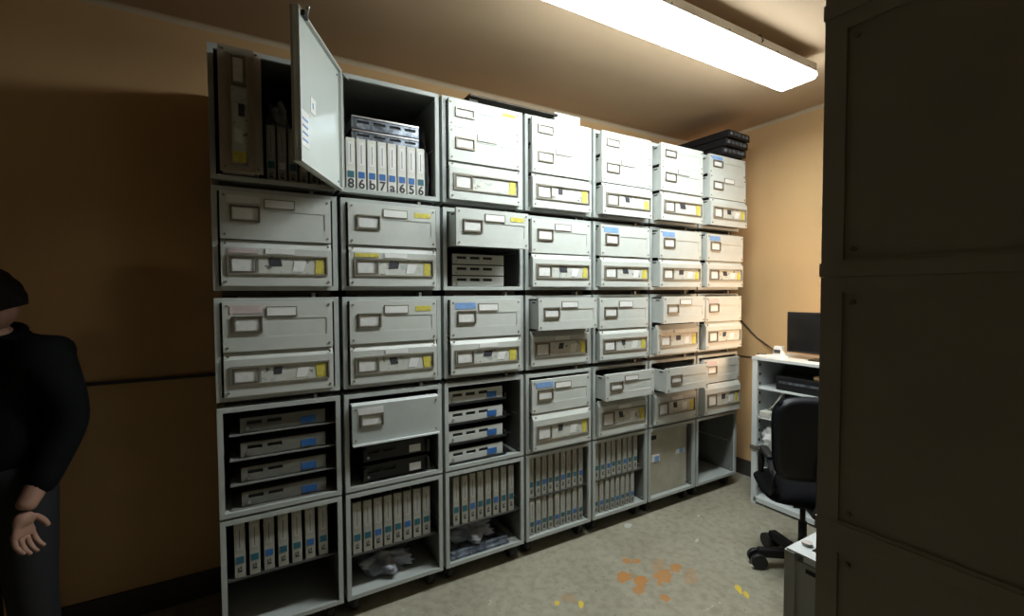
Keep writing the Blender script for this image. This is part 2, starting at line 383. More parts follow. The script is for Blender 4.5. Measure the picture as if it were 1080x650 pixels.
# ---------------------------------------------------------------- cabinet bodies
def body(h, gap, paint='body', depth=DEP, panels=False):
    mb = MB(); t = 0.022; w = CW; rim = 0.040
    mb.box(-w/2, -w/2+t, 0, depth, 0, h, paint); mb.box(w/2-t, w/2, 0, depth, 0, h, paint)
    mb.box(-w/2+t, w/2-t, 0, depth, 0, t, paint); mb.box(-w/2+t, w/2-t, 0, depth, h-t, h, paint)
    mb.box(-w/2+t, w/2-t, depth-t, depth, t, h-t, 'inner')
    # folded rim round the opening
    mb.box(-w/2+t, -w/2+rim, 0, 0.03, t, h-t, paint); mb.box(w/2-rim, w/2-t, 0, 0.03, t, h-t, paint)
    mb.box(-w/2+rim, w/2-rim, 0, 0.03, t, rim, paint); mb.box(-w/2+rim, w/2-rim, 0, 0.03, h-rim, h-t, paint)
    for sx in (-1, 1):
        a, b = sorted((sx*(w/2-t), sx*(w/2-t-0.003))); mb.box(a, b, 0.031, depth-t, t, h-t, 'inshade')
    mb.box(-w/2+t+.003, w/2-t-.003, 0.031, depth-t, h-t-0.003, h-t, 'inshade')  # thin sheets added on the inner faces to carry the painted shade
    # rear flange ribs inside
    for sx in (-1, 1):
        mb.box(sx*(w/2-t)-0.008, sx*(w/2-t)+0.008, 0.12, depth-0.1, h*0.495, h*0.505, paint)
    # rivets on the rim corners
    for sx in (-1, 1):
        for z in (0.06, h-0.06):
            mb.cyl((sx*(w/2-t-0.004), 0.07, z), (sx*(w/2-t-0.016), 0.07, z), 0.009, 'steel', 8)
    if panels:   # raised edge bands, screws and a sunken panel on the outer sides
        for sx in (-1, 1):
            a, b = sorted((sx*w/2, sx*(w/2+0.008)))
            mb.box(a, b, 0, 0.07, 0, h, paint); mb.box(a, b, depth-0.07, depth, 0, h, paint)
            mb.box(a, b, 0.07, depth-0.07, 0, 0.012, paint); mb.box(a, b, 0.07, depth-0.07, h-0.055, h, paint)
            for yy in (0.10, depth-0.10):
                for z in (0.045, h-0.09):
                    mb.cyl((sx*w/2, yy, z), (sx*(w/2+0.008), yy, z), 0.009, 'holder', 10)
    return mb
def skid(gap):
    mb = MB()
    for sx in (-1, 1): mb.box(sx*0.38-0.05, sx*0.38+0.05, 0.10, DEP-0.1, -gap, 0, 'rust')
    mb.box(-0.43, 0.43, 0.13, 0.17, -gap*0.8, 0, 'rust')
    for x in (0.26,): mb.box(x, x+0.03, 0.03, 0.10, -gap, -gap*0.35, 'steel')
    return mb
def caster(parent, x, y):
    o = MB()
    o.box(-0.07, 0.07, -0.06, 0.06, -0.02, 0, 'dark')
    o.box(-0.055, -0.040, -0.05, 0.05, -0.12, -0.02, 'dark'); o.box(0.040, 0.055, -0.05, 0.05, -0.12, -0.02, 'dark')
    c = o.build('caster', parent, (x, y, 0), bevel=0.004)
    MB().cyl((-0.035, 0, -0.118), (0.035, 0, -0.118), 0.072, 'rubber', 20).build('wheel', c)

ZT = [(2.026, 0.939), (0.886, 0.028), (-0.034, -0.899), (-0.953, -1.883), (-1.905, -2.927)]
GAP = [0.053, 0.062, 0.054, 0.022, 0.193]
CN = ['leftmost', 'second from left', 'third from left', 'fourth from left', 'third from right', 'second from right', 'rightmost']
RN = ['top row', 'second row', 'middle row', 'fourth row', 'bottom row']
cache = {}
def get(key, fn):
    if key not in cache: cache[key] = fn()
    return cache[key]
def make_drawer(parent, kind, h, loc, opt=None, w=DW, paint='paint', tilt=0.0):
    me = get((kind, round(h, 3), w, paint), lambda: drawer(kind, h, w, paint).mesh('drawer'))
    o = bpy.data.objects.new('drawer', me); COL.objects.link(o); o.parent = parent; o.location = Vector(loc)*S
    o.rotation_euler = (tilt, 0, 0)
    dress(o, kind, h, w, opt)
    return o
# (column,row) -> list of drawers: kind, lower and upper edge as fraction of height, pull, options
D3 = lambda a, b, c: [('plain', .715, .975, a, {'tab': 0}), ('plain', .395, .712, b, {}), ('strip', .03, .392, c, {})]
CFG = {
 (2,0): [('plain', .715, .975, .02, {'yellow': 1, 'tab': 0}), ('plain', .395, .712, .022, {'tab': 1}), ('strip', .03, .392, .03, {'patch': 0})],
 (3,0): D3(.045, .048, .055), (4,0): D3(.075, .078, .10), (5,0): D3(.115, .118, .125),
 (6,0): [('plain', .715, .975, .115, {'left': 'ltblue', 'tab': 0}), ('plain', .395, .712, .125, {'tab': 1}), ('strip', .03, .392, .15, {})],
 (0,1): [('plain', .50, .955, .0, {'left': 'card', 'tab': 1}), ('strip', .045, .495, .005, {'left': 'pink', 'tab': 1})],
 (1,1): [('plain', .50, .955, .015, {'yellow': 1}), ('strip', .045, .495, .02, {'left': 'yellow', 'tab': 1})],
 (2,1): [('plain', .52, .965, .19, {'yellow': 1})],
 (3,1): [('plain', .50, .955, .03, {}), ('strip', .045, .495, .05, {})],
 (4,1): [('plain', .50, .955, .06, {'left': 'ltblue', 'tab': 0}), ('strip', .045, .495, .07, {})],
 (5,1): [('plain', .50, .955, .10, {'left': 'ltblue', 'tab': 0}), ('strip', .045, .495, .11, {})],
 (6,1): [('plain', .50, .955, .09, {'left': 'ltblue', 'tab': 0}), ('strip', .045, .495, .095, {})],
 (0,2): [('plain', .48, .965, .0, {'left': 'pink'}), ('strip', .045, .475, .0, {})],
 (1,2): [('plain', .49, .955, .01, {'yellow': 1}), ('strip', .045, .485, .01, {'tab': 1})],
 (2,2): [('plain', .49, .955, .02, {'left': 'ltblue'}), ('strip', .045, .485, .03, {'tab': 1})],
 (3,2): [('plain', .54, .965, .16, {}), ('strip', .045, .52, .01, {'tab': 1})],
 (4,2): [('plain', .50, .955, .04, {}), ('strip', .045, .495, .05, {'patch': 1})],
 (5,2): [('plain', .54, .965, .17, {'tab': 1}), ('strip', .045, .51, .07, {'tab': 1})],
 (6,2): [('plain', .52, .955, .075, {'left': 'pink', 'tab': 0}), ('strip', .045, .51, .085, {'yellow': 0, 'tab': 0})],
 (1,3): [('bare', .50, .89, .04, {'tab': 0, 'left': 'card'})],
 (3,3): [('plain', .51, .925, .025, {'left': 'ltblue'}), ('strip', .045, .50, .045, {})],
 (4,3): [('plain', .56, .915, .15, {}), ('strip', .045, .53, .03, {'tab': 1})],
 (5,3): [('plain', .56, .915, .235, {'tab': 0}), ('strip', .045, .52, .04, {'tab': 1})],
 (6,3): [('plain', .55, .93, .05, {'left': 'pink', 'tab': 0}), ('strip', .045, .535, .08, {})],
}
LOOK = {
 (0,0): 'open grey cabinet holding an upended drawer and dim binders', (1,0): 'open grey cabinet with swung-out white door and numbered binders',
 (2,0): 'grey three-drawer cabinet, top drawer with faint yellow tape', (3,0): 'bright grey cabinet of three drawers under the small white box',
 (4,0): 'bright grey cabinet of three closed drawers', (5,0): 'bright grey cabinet of three slightly protruding drawers', (6,0): 'grey three-drawer cabinet with a blue sticker below the black machines',
 (0,1): 'grey two-drawer cabinet crossed by a slanting shadow', (1,1): 'grey two-drawer cabinet with yellow tape on both drawers', (2,1): 'grey cabinet with pulled-out upper drawer above bare metal units',
 (3,1): 'pale grey two-drawer cabinet without side stickers', (4,1): 'pale two-drawer cabinet with pale blue sticker', (5,1): 'pale two-drawer cabinet with blue sticker, drawers jutting slightly', (6,1): 'pale two-drawer cabinet nearest the right wall',
 (0,2): 'dim grey two-drawer cabinet with pinkish sticker', (1,2): 'grey two-drawer cabinet with yellow tape at upper right', (2,2): 'grey two-drawer cabinet with blue sticker on its upper drawer',
 (3,2): 'grey cabinet, upper drawer pulled out over shaded lower drawer', (4,2): 'pale two-drawer cabinet, both drawers shut', (5,2): 'pale cabinet with upper drawer pulled out', (6,2): 'two-drawer cabinet lit warm orange by the wall',
 (0,3): 'dim open grey cabinet holding trays on runners', (1,3): 'grey cabinet with one plain drawer above an open bay', (2,3): 'open grey cabinet stacked with four metal drive modules',
 (3,3): 'grey two-drawer cabinet with a blue sticker', (4,3): 'grey cabinet with upper drawer pulled out', (5,3): 'grey cabinet whose upper drawer is pulled far out', (6,3): 'grey cabinet with lower strip drawer jutting out',
 (0,4): 'dark open cabinet with a shelf', (1,4): 'dim open cabinet with binders on its shelf', (2,4): 'open cabinet with binders above crumpled plastic sheets', (3,4): 'open cabinet packed with two rows of nine binders',
 (4,4): 'open cabinet packed with two rows of eight binders', (5,4): 'grey cabinet closed by a stained sunken panel', (6,4): 'empty open grey cabinet on casters',
}
CAB = {}
def cx_of(c): return c+CW/2
for r in range(5):
    zt, zb = ZT[r]; h = zt-zb
    bme = body(h, GAP[r]).mesh('body'); sme = skid(GAP[r]).mesh('skid') if r < 4 else None
    for c in range(7):
        cab = empty('filing_cabinet', cx_of(c), 0, zb, '%s, %s, %s' % (LOOK[(c, r)], CN[c], RN[r]), 'cabinet', 'stacked cabinets along the back wall')
        CAB[(c, r)] = cab
        b = bpy.data.objects.new('body', bme); COL.objects.link(b); b.parent = cab
        if sme:
            k = bpy.data.objects.new('skid', sme); COL.objects.link(k); k.parent = cab
        else:
            for x in (-0.40, 0.38):
                for y in (0.16, 0.84): caster(cab, x, y)
        dd = CFG.get((c, r), [])
        for i, (kind, f0, f1, pull, opt) in enumerate(dd):
            w_ = make_drawer(cab, kind, (f1-f0)*h, (0.0, 0.02-pull, f0*h), opt, paint='body' if kind == 'bare' else 'paint')
            if kind == 'bare':
                hh = (f1-f0)*h
                MB().box(-DW/2, DW/2, -0.038, 0.04, hh, hh+0.012, 'shelfw', top=(0, 0, 0.03, 0)).build('top_lip', w_)  # both lips get whiter paint, their lit look put into the colour
                MB().box(-DW/2, DW/2, -0.075, -0.0, -0.014, 0.0, 'shelfw').build('bottom_lip', w_)
        # bright runners on the inner walls of open cabinets
        if (c, r) == (2, 3):
            for k in range(4): MB().box(-0.455, 0.40, 0.12, 0.9, 0.024+0.215*k, 0.028+0.215*k, 'dark').build('runner', cab)

# ---- second stack, seen from its side, close to the camera on the right
ZT2 = [(2.10, 1.02), (0.965, 0.10), (0.050, -0.835), (-0.885, -1.82), (-1.87, -2.93)]
X2 = 2.06+0.008+CW/2; Y2 = -3.56
for r in range(5):
    zt, zb = ZT2[r]; h = zt-zb
    cab = empty('filing_cabinet', X2, Y2, zb, 'near cabinet at right seen from its dark side, %s' % ['topmost of its stack', 'unit just above eye level', 'unit just below eye level', 'with drawer ajar by chair', 'lowest unit on the floor'][r], 'cabinet', 'near stack of cabinets at right', PI)
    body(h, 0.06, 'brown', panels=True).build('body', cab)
    g = ZT2[r][1]-(ZT2[r+1][0] if r < 4 else -3.12)
    if r < 4:
        MB().box(-CW/2-0.012, CW/2+0.012, -0.004, DEP+0.004, -g+0.001, 0, 'brown').build('base_band', cab)
        for k, (kind, f0, f1, opt) in enumerate([('plain', .50, .955, {}), ('strip', .045, .495, {})]):
            pull = 0.13 if r == 3 and k == 0 else 0.0
            hh = (f1-f0)*h if pull == 0 else (f1-f0)*h-0.13
            dw_ = make_drawer(cab, kind, hh, (0.0, 0.02-pull, f0*h), opt)
            if pull: MB().box(-.42, .42, -.035, .03, hh, hh+.008, 'shelfw').box(-.42, -.36, .03, .6, hh-.02, hh+.008, 'shelfw').box(.36, .42, .03, .6, hh-.02, hh+.008, 'shelfw').cyl((.33, -.0, hh+.008), (.33, -.0, hh+.02), .02, 'steel', 10).build('top_rim', dw_)
    else:
        for x in (-0.40, 0.38):
            for y in (0.16, 0.84): caster(cab, x, y)
        MB().box(-0.44, 0.44, 0.05, 0.08, 0.04, h-0.04, 'paint').build('front_panel', cab)

# ---------------------------------------------------------------- door of the top cabinet
h1 = ZT[0][0]-ZT[0][1]
cab = CAB[(1, 0)]
ang = math.atan2(-0.86, -0.435)      # direction hinge -> free edge
mb = MB(); dl = 0.95
mb.box(0, dl, -0.012, 0.006, 0, h1, 'door')
mb.box(0, dl, 0.006, 0.035, h1-0.02, h1, 'paint'); mb.box(0, dl, 0.006, 0.035, 0, 0.02, 'paint'); mb.box(dl-0.02, dl, 0.006, 0.035, 0.02, h1-0.02, 'paint'); mb.box(0, 0.02, 0.006, 0.035, 0.02, h1-0.02, 'paint')
mb.box(0, dl, -0.030, -0.012, 0, h1, 'brown')
for x in (0.06, dl-0.06):
    for z in (0.07, h1-0.07): mb.cyl((x, 0.006, z), (x, 0.012, z), 0.010, 'dark', 8)
dr = mb.build('door', cab, (-CW/2-0.008, -0.02, 0.0), bevel=0.003); dr.rotation_euler = (0, 0, ang); dr['label'] = 'swung-out door with pale enamel inner face'
mb = MB(); mb.box(0.60, 0.70, 0.006, 0.010, 0.44, 0.56, 'white', top=(-.01, -.01, 0, 0)); mb.box(.64, .66, .010, .012, .48, .52, 'ltblue'); mb.build('printed_sticker', dr)
mb = MB(); mb.box(0.74, 0.88, 0.006, 0.010, 0.14, 0.40, 'white')
for k in range(4): mb.box(0.76, 0.86, 0.010, 0.012, 0.18+.05*k, 0.195+.05*k, 'ltblue')
mb.build('printed_notice', dr)
mb = MB(); mb.box(dl-0.10, dl-0.03, 0.035, 0.06, h1-0.06, h1-0.02, 'dark'); mb.cyl((dl-0.10, 0.05, h1-0.04), (dl-0.02, 0.09, h1+0.0), 0.012, 'steel', 8); mb.build('latch', dr)
mb = MB(); mb.cyl((0, 0, 0.06), (0, 0, 0.16), 0.02, 'dark', 10); mb.cyl((0, 0, h1-0.16), (0, 0, h1-0.06), 0.02, 'steel', 10); mb.build('hinge', dr)
mb = MB(); mb.tube([(-CW/2+.02, -.03, h1-.02), (-CW/2+.09, .0, h1-.06)], 0.008, 'steel'); mb.build('door_stay', cab)

# closed sunken panel of the second cabinet from the right, bottom row
hb = ZT[4][0]-ZT[4][1]; cab = CAB[(5, 4)]
mb = MB(); mb.box(-0.44, 0.40, 0.09, 0.11, 0.03, hb-0.03, 'panel_rust' if 'panel_rust' in M else 'paint')
pn = mb.build('panel', cab)
pm = mat('stained_panel_paint', (0.47, 0.46, 0.38), 0.45, 0, 0, 5, 0.05, col2=(0.36, 0.33, 0.24)); pn.data.materials.clear(); pn.data.materials.append(pm)
mb = MB(); mb.box(-0.36, -0.24, 0.085, 0.092, hb-0.20, hb-0.14, 'dark'); o = mb.build('grip_hole', pn, bevel=0.02)
mb = MB(); mb.box(-0.34, -0.16, 0.084, 0.090, 0.50, 0.60, 'white', top=(.01, -.02, 0, 0)); mb.box(-0.28, -0.19, 0.080, 0.084, 0.50, 0.58, 'ltblue'); mb.build('blue_sticker', pn)
mb = MB(); mb.box(0.16, 0.36, 0.084, 0.090, 0.53, 0.60, 'card', top=(.02, .0, 0, 0)); mb.box(0.24, 0.32, 0.080, 0.084, 0.54, 0.60, 'ltblue'); mb.build('torn_sticker', pn)
mb = MB()
for k in range(4): mb.cyl((-0.38+.78*(k % 2), .09, .10+(hb-.2)*(k//2)), (-0.38+.78*(k % 2), .082, .10+(hb-.2)*(k//2)), .012, 'steel', 8)
mb.build('screws', pn)
# shelves in the bottom cabinets
for c in (0, 1, 2, 3, 4):
    zz = 0.40 if c in (1, 2) else 0.48
    MB().box(-0.46, 0.46, 0.05, 0.95, zz-0.014, zz, 'inner').build('shelf', CAB[(c, 4)])

# ---------------------------------------------------------------- binders
def binder_mesh(w, h, d, shade_copy=True):
    mb = MB(); mb.box(-w/2, w/2, 0, d, 0, h, 'bindershade' if shade_copy else 'binder'); mb.box(-w/2, w/2, 0.02, d-0.03, h, h+0.004, 'binderside')
    return mb
def binder(w, h, d, tagm, label, group, x, y, z, digit=None, lean=0.0, dim=False):
    key = ('b', round(w, 3), round(h, 3))
    shade_copy = not digit; key = key+(shade_copy,)
    me = get(key, lambda: binder_mesh(w, h, d, shade_copy).mesh('binder'))
    o = bpy.data.objects.new('binder', me); COL.objects.link(o); put(o, x, y, z); o.rotation_euler = (0, lean, 0)
    bv = o.modifiers.new('bevel', 'BEVEL'); bv.width = 0.003; bv.segments = 2; bv.limit_method = 'ANGLE'
    tag(o, label, 'binder', group)
    pl = get(('bl', round(w, 3), round(h, 3), shade_copy), lambda: MB().box(-w*.30, w*.30, -0.003, 0, h*.50, h*.93, 'label2' if shade_copy else 'white').box(-w*.03, w*.03, -0.005, -0.003, h*.54, h*.88, 'ink').mesh('spine_label'))
    c = bpy.data.objects.new('spine_label', pl); COL.objects.link(c); c.parent = o
    pt = get(('bt', round(w, 3), round(h, 3), tagm), lambda: MB().box(-w*.36, w*.36, -0.004, 0, h*.26, h*.38, tagm).mesh('colour_tag'))
    c = bpy.data.objects.new('colour_tag', pt); COL.objects.link(c); c.parent = o
    if digit:
        cu = bpy.data.curves.new('numeral', 'FONT'); cu.body = digit; cu.size = 0.12*S; cu.extrude = 0.0006; cu.offset = 0.0012; cu.align_x = 'CENTER'; tmp = bpy.data.objects.new('tmp', cu); me_ = bpy.data.meshes.new_from_object(tmp); bpy.data.objects.remove(tmp); me_.materials.clear(); me_.materials.append(M['ink'])
        t = bpy.data.objects.new('numeral', me_); COL.objects.link(t); t.parent = o; t.rotation_euler = (PI/2, 0, 0); t.location = Vector((0, -0.003, h*.07))*S
    else:
        pk = get(('bk', round(w, 3), round(h, 3)), lambda: MB().box(-w*.2, w*.2, -0.004, 0, h*.10, h*.13, 'ink').box(-w*.2, -w*.1, -0.004, 0, h*.13, h*.19, 'ink').box(w*.02, w*.14, -0.004, 0, h*.15, h*.20, 'ink').mesh('numeral'))
        c = bpy.data.objects.new('numeral', pk); COL.objects.link(c); c.parent = o
    return o
def brow(c, r, n, x0, x1, z, h, where, tags, digits=None, d=0.62, wf=0.80, y=0.06):
    p = (x1-x0)/n
    for i in range(n):
        lab = 'slim binder, %s from left of %s, %s' % (ORD[i], {6: 'six', 7: 'seven', 8: 'eight', 9: 'nine'}[n], where)
        lean = 0.0
        binder(p*wf, h*(1+R.uniform(-.012, .012)) if False else h, d, tags[i % len(tags)], lab, 'binders, '+where, c+x0+p*(i+.5), y+R.uniform(0, .015), z, digits[i] if digits else None, lean)
zb = ZT[0][1]+0.023
brow(1, 0, 8, 0.055, 0.835, zb, 0.50, 'numbered, in the top open cabinet', ['teal', 'blue', 'blue', 'blue', 'blue', 'blue', 'blue', 'teal'], '86b7a656', wf=0.84, y=0.045)
brow(0, 0, 6, 0.40, 0.915, zb, 0.50, 'in the dim top left cabinet', ['teal', 'binder', 'teal', 'binder'], None)
z5 = ZT[4][1]
brow(1, 4, 8, 0.06, 0.86, z5+0.401, 0.50, 'bottom cabinet second from left', ['teal', 'teal', 'blue'], None)
brow(2, 4, 8, 0.10, 0.88, z5+0.401, 0.53, 'shelf above the plastic sheets', ['teal', 'teal', 'blue'], None, wf=0.72)
brow(3, 4, 9, 0.07, 0.90, z5+0.481, 0.48, 'upper row, bottom cabinet fourth from left', ['teal', 'teal', 'blue'], None, wf=0.70)
brow(3, 4, 9, 0.07, 0.90, z5+0.023, 0.43, 'lower row, bottom cabinet fourth from left', ['teal', 'blue', 'teal'], None, wf=0.72)
brow(4, 4, 8, 0.07, 0.86, z5+0.481, 0.48, 'upper row, bottom cabinet third from right', ['teal', 'teal', 'blue'], None, wf=0.68)
brow(4, 4, 8, 0.07, 0.80, z5+0.023, 0.43, 'lower row, bottom cabinet third from right', ['teal', 'blue', 'teal'], None, wf=0.68)
brow(0, 4, 7, 0.08, 0.86, z5+0.481, 0.48, 'leftmost bottom cabinet', ['teal', 'teal', 'blue'], None, wf=0.72)

# ---------------------------------------------------------------- loose drawer standing on its end, top left
hd = 0.30
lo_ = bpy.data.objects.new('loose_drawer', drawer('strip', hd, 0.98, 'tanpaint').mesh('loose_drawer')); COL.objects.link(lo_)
dress(lo_, 'strip', hd, 0.98, {'yellow': 1, 'patch': 1})
lo_.rotation_euler = (0, PI/2, 0)          # width becomes height, upper lip towards +X
lo_.location = W(0.075, -0.11, ZT[0][1]+0.045+0.49)
tag(lo_, 'brown drawer standing on its end in the top left cabinet', 'drawer')

# ---------------------------------------------------------------- modules, trays
def module(name, label, group, x, y, z, w=0.60, d=0.55, h=0.115, face='paint', top='dark', tagc='blue', n=3, hands=False):
    mb = MB(); mb.box(-w/2, w/2, 0.02, d, 0, h, top)
    mb.plate(-w/2, w/2, 0, h, 0, [(-w/2+0.05+k*0.155, -w/2+0.165+k*0.155, h*.50, h*.78, 0.015) for k in range(n)], face, 'dark')
    def q(ps, m='paint'):
        f = mb.bm.faces.new([mb.bm.verts.new(Vector(p)*S) for p in ps]); f.material_index = mb.mi(m)
    q([(-w/2,0,h),(w/2,0,h),(w/2,.02,h),(-w/2,.02,h)], face); q([(-w/2,0,0),(-w/2,.02,0),(w/2,.02,0),(w/2,0,0)], face)
    q([(-w/2,0,0),(-w/2,0,h),(-w/2,.02,h),(-w/2,.02,0)], face); q([(w/2,0,0),(w/2,.02,0),(w/2,.02,h),(w/2,0,h)], face)
    mb.recalc = False
    o = mb.build(name); put(o, x, y, z); tag(o, label, 'electronic unit', group)
    if tagc: MB().box(w*.20, w*.38, -0.006, 0, h*.12, h*.62, tagc).build('coloured_tag', o)
    MB().cyl((-w*.42, 0, h*.25), (-w*.42, -.012, h*.25), 0.014, 'steel', 10).build('knob', o)
    if hands:
        m2 = MB()
        for sx in (-1, 1):
            m2.box(sx*(w/2-.012)-.012, sx*(w/2-.012)+.012, -0.05, 0.0, h*.1, h*.9, 'dark')
        m2.build('side_handles', o)
    return o
T4 = ['lowest', 'second from bottom', 'second from top', 'topmost']
zb = ZT[3][1]
for k in range(4):
    module('drive_module', 'flat metal drive module with blue tag, %s of four in the open cabinet' % T4[k], 'drive modules in the open cabinet', 2.40, 0.08, zb+0.05+k*0.215, w=0.66, h=0.125)
    tr = MB().box(-0.36, 0.36, 0, 0.6, 0, 0.02, 'dark').box(-0.36, -0.345, 0, 0.6, 0.02, 0.07, 'dark').box(0.345, 0.36, 0, 0.6, 0.02, 0.07, 'dark').build('module_tray'); put(tr, 2.40, 0.05, zb+0.03+k*0.215-0.001)
    tag(tr, 'black tray carrying the %s drive module in the open cabinet' % T4[k], 'tray', 'trays under the drive modules')
zb = ZT[3][1]
T3 = ['lowest', 'second lowest', 'middle', 'highest']
for k in range(4):
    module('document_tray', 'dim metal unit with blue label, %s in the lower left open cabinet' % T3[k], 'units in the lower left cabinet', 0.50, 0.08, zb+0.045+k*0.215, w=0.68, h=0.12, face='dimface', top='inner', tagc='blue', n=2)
    tr = MB().box(-0.42, 0.42, 0, 0.8, 0, 0.008, 'inshade').build('tray_shelf', CAB[(0,3)], (0.50-CW/2, 0.04, 0.028+k*0.215))
zb = ZT[1][1]
L3 = ['bottom', 'middle', 'top']
for k in range(3):
    module('circuit_unit', 'bare pale metal unit, %s of three below the pulled-out drawer' % L3[k], 'bare metal units under the open drawer', 2.43, 0.05, zb+0.045+k*0.118, w=0.62, h=0.105, face='paint', top='inner', tagc=None, n=3)
zb = ZT[3][1]
for k in range(2):
    module('black_unit', 'black electronic unit, %s one in the bay under the plain drawer' % ['lower', 'upper'][k], 'black units under the plain drawer', 1.50, 0.06, zb+0.05+k*0.19, w=0.66, h=0.15, face='dark', top='dark', tagc='white', n=2, hands=True)
# two bluish units lying on the numbered binders, and plastic bag beside
zb = ZT[0][1]+0.023+0.506
for k in range(2):
    o = module('metal_rack_unit', '%s bluish metal unit lying on the numbered binders' % ['lower', 'upper'][k], 'metal units on the binders', 1.46, 0.12, zb+k*0.115, w=0.66, h=0.085+0.015*k, face='dark' if 0 else 'bluemetal', top='dark', tagc=None, n=4)
    m2 = MB().box(-.33, .33, -.012, .0, 0.085+0.015*k, 0.10+0.015*k, 'steel').build('bright_edge', o)
def lump(name, label, cat, x, y, z, sx, sy, sz, m, seed, group=None, folds=7.0):
    bm = bmesh.new(); bmesh.ops.create_icosphere(bm, subdivisions=4, radius=1)
    rr = random.Random(seed); ph = [rr.uniform(0, 6) for _ in range(6)]
    for v in bm.verts:
        c = v.co.copy()
        k = 1+0.16*math.sin(folds*c.x+ph[0]+3*c.z)+0.13*math.sin(folds*1.7*c.y+ph[1]+2*c.x)+0.10*math.sin(folds*2.3*c.z+ph[2]+5*c.x)+.05*math.sin(19*c.x+ph[3])*math.cos(17*c.z)
        c *= k; c.z = max(c.z, -0.55)+0.55
        v.co = Vector((c.x*sx, c.y*sy, c.z*sz/1.5))*S
    for f in bm.faces: f.smooth = True
    me = bpy.data.meshes.new(name); bm.to_mesh(me); bm.free(); me.materials.append(M[m])
    o = bpy.data.objects.new(name, me); COL.objects.link(o); put(o, x, y, z); return tag(o, label, cat, group)
lump('plastic_bag', 'crumpled pale plastic hanging bag right of the numbered binders', 'plastic bag', 1.893, 0.30, ZT[0][1]+0.024, 0.03, 0.12, 0.62, 'bag', 2)
lump('plastic_bag', 'crumpled grey plastic bag on the dim top left binders', 'plastic bag', 0.52, 0.32, ZT[0][1]+0.530, 0.09, 0.16, 0.24, 'bag', 5)
lump('plastic_bag', 'dark crumpled plastic beside the open door, on the dim binders', 'plastic bag', 0.80, 0.32, ZT[0][1]+0.530, 0.08, 0.15, 0.18, 'bag', 9)
lump('plastic_sheet', 'crumpled plastic sheeting heaped under the binders', 'plastic sheet', 2.44, 0.42, ZT[4][1]+0.09, 0.27, 0.26, 0.20, 'bag', 12, folds=9)
for k in range(2):
    o = MB().box(-.36, .36, 0, .5, 0, 0.03, 'bluemetal').build('flat_case', bevel=0.006); put(o, 2.44+.02*k, 0.06+.05*k, ZT[4][1]+0.023+k*.032, 0.05*k)
    tag(o, 'flat dark metal case, %s of two under the plastic sheeting' % ['lower', 'upper'][k], 'case', 'flat cases under the sheeting')
lump('plastic_sheet', 'dark folded sheeting in the dim second bottom cabinet', 'plastic sheet', 1.45, 0.42, ZT[4][1]+0.023, 0.27, 0.26, 0.22, 'bag', 13, folds=9)

# things on top of the cabinets
o = MB().box(-0.19, 0.19, 0, 0.30, 0, 0.10, 'white').build('white_carton', bevel=0.008); put(o, 3.60, 0.0, ZT[0][0]+0.001); tag(o, 'small white carton on top of the fourth cabinet', 'box')
MB().box(-0.02, 0.02, -0.002, 0.0, 0.0, 0.10, 'card').build('tape', o)
o = MB().box(-0.62, 0.52, 0, 0.4, 0, 0.022, 'rust').build('thin_board', bevel=0.004); put(o, 2.92, -0.03, ZT[0][0]+0.045); tag(o, 'thin grey board lying on top of the third and fourth cabinets', 'board')
MB().box(-0.6, -0.5, 0.05, 0.3, -0.043, 0, 'rust').box(0.30, 0.50, 0.35, 0.40, -0.043, 0, 'rust').build('batten', o)
# three black machines on the right end
for k in range(3):
    w, d, h = 0.56, 1.02, 0.105
    mb = MB(); mb.box(-w/2, w/2, 0, d, 0, h, 'plastic'); o = mb.build('black_machine', bevel=0.008)
    put(o, 6.64+0.02*k, -0.16+[.03, .0, -.02][k], ZT[0][0]+0.022+k*0.118, [-.02, .03, .05][k]); tag(o, 'black flat machine, %s of three piled on the rightmost cabinet' % L3[k], 'electronic unit', 'black machines on the cabinet top')
    mb = MB()
    for j in range(5): mb.box(-0.24+j*.10, -0.18+j*.10, -0.012, 0, 0.03, 0.075, 'bluemetal')
    mb.build('connector_row', o)
    MB().box(-w/2+.03, -w/2+.08, .05, .10, -0.013, 0, 'rubber').box(w/2-.08, w/2-.03, .05, .10, -0.013, 0, 'rubber').box(-.2, .2, .8, .85, -0.013, 0, 'rubber').build('feet', o)

# ---------------------------------------------------------------- tube lamp
LZ = 2.40
lamp = empty('tube_lamp', 4.06, -1.45, LZ, 'long white fluorescent tube lamp hanging under the ceiling', 'ceiling lamp')
lx = 1.78
prof = [(-0.212, 0.07), (-0.215, 0.03), (-0.18, 0.0), (0.18, 0.0), (0.215, 0.03), (0.212, 0.07)]
mb = MB(); Tm = Matrix.Rotation(PI/2, 4, 'Z')
mb.poly(prof, -lx, lx, 'diff', T=Tm); mb.build('diffuser', lamp)
mb = MB(); mb.poly([(-0.215, 0.071), (-0.212, 0.165), (0.212, 0.165), (0.215, 0.071)], -lx, lx, 'lamph', T=Tm)
for x in (-1.5, -0.6, 0.2, 1.0, 1.6):
    mb.cyl((x, -0.215, 0.09), (x, -0.222, 0.09), 0.010, 'dark', 8)
mb.build('housing', lamp, bevel=0.004)
for x in (-1.3, 0.72):
    mb = MB(); mb.box(x-0.02, x+0.02, -0.20, -0.16, 0.10, 0.19, 'dark'); mb.tube([(x, -0.10, 0.17), (x, -0.06, 0.24), (x, 0, CE-LZ)], 0.012, 'dark'); mb.tube([(x, -0.20, 0.10), (x+.01, -0.225, 0.13), (x, -0.20, 0.19), (x, -0.10, 0.17)], 0.008, 'dark'); mb.build('hanger', lamp)
mb = MB(); mb.box(1.76, 1.82, -0.15, -0.10, 0.17, 0.21, 'rust'); mb.box(1.60, 1.90, -0.05, 0.05, 0.17, CE-LZ, 'lamph'); mb.build('end_bracket', lamp)

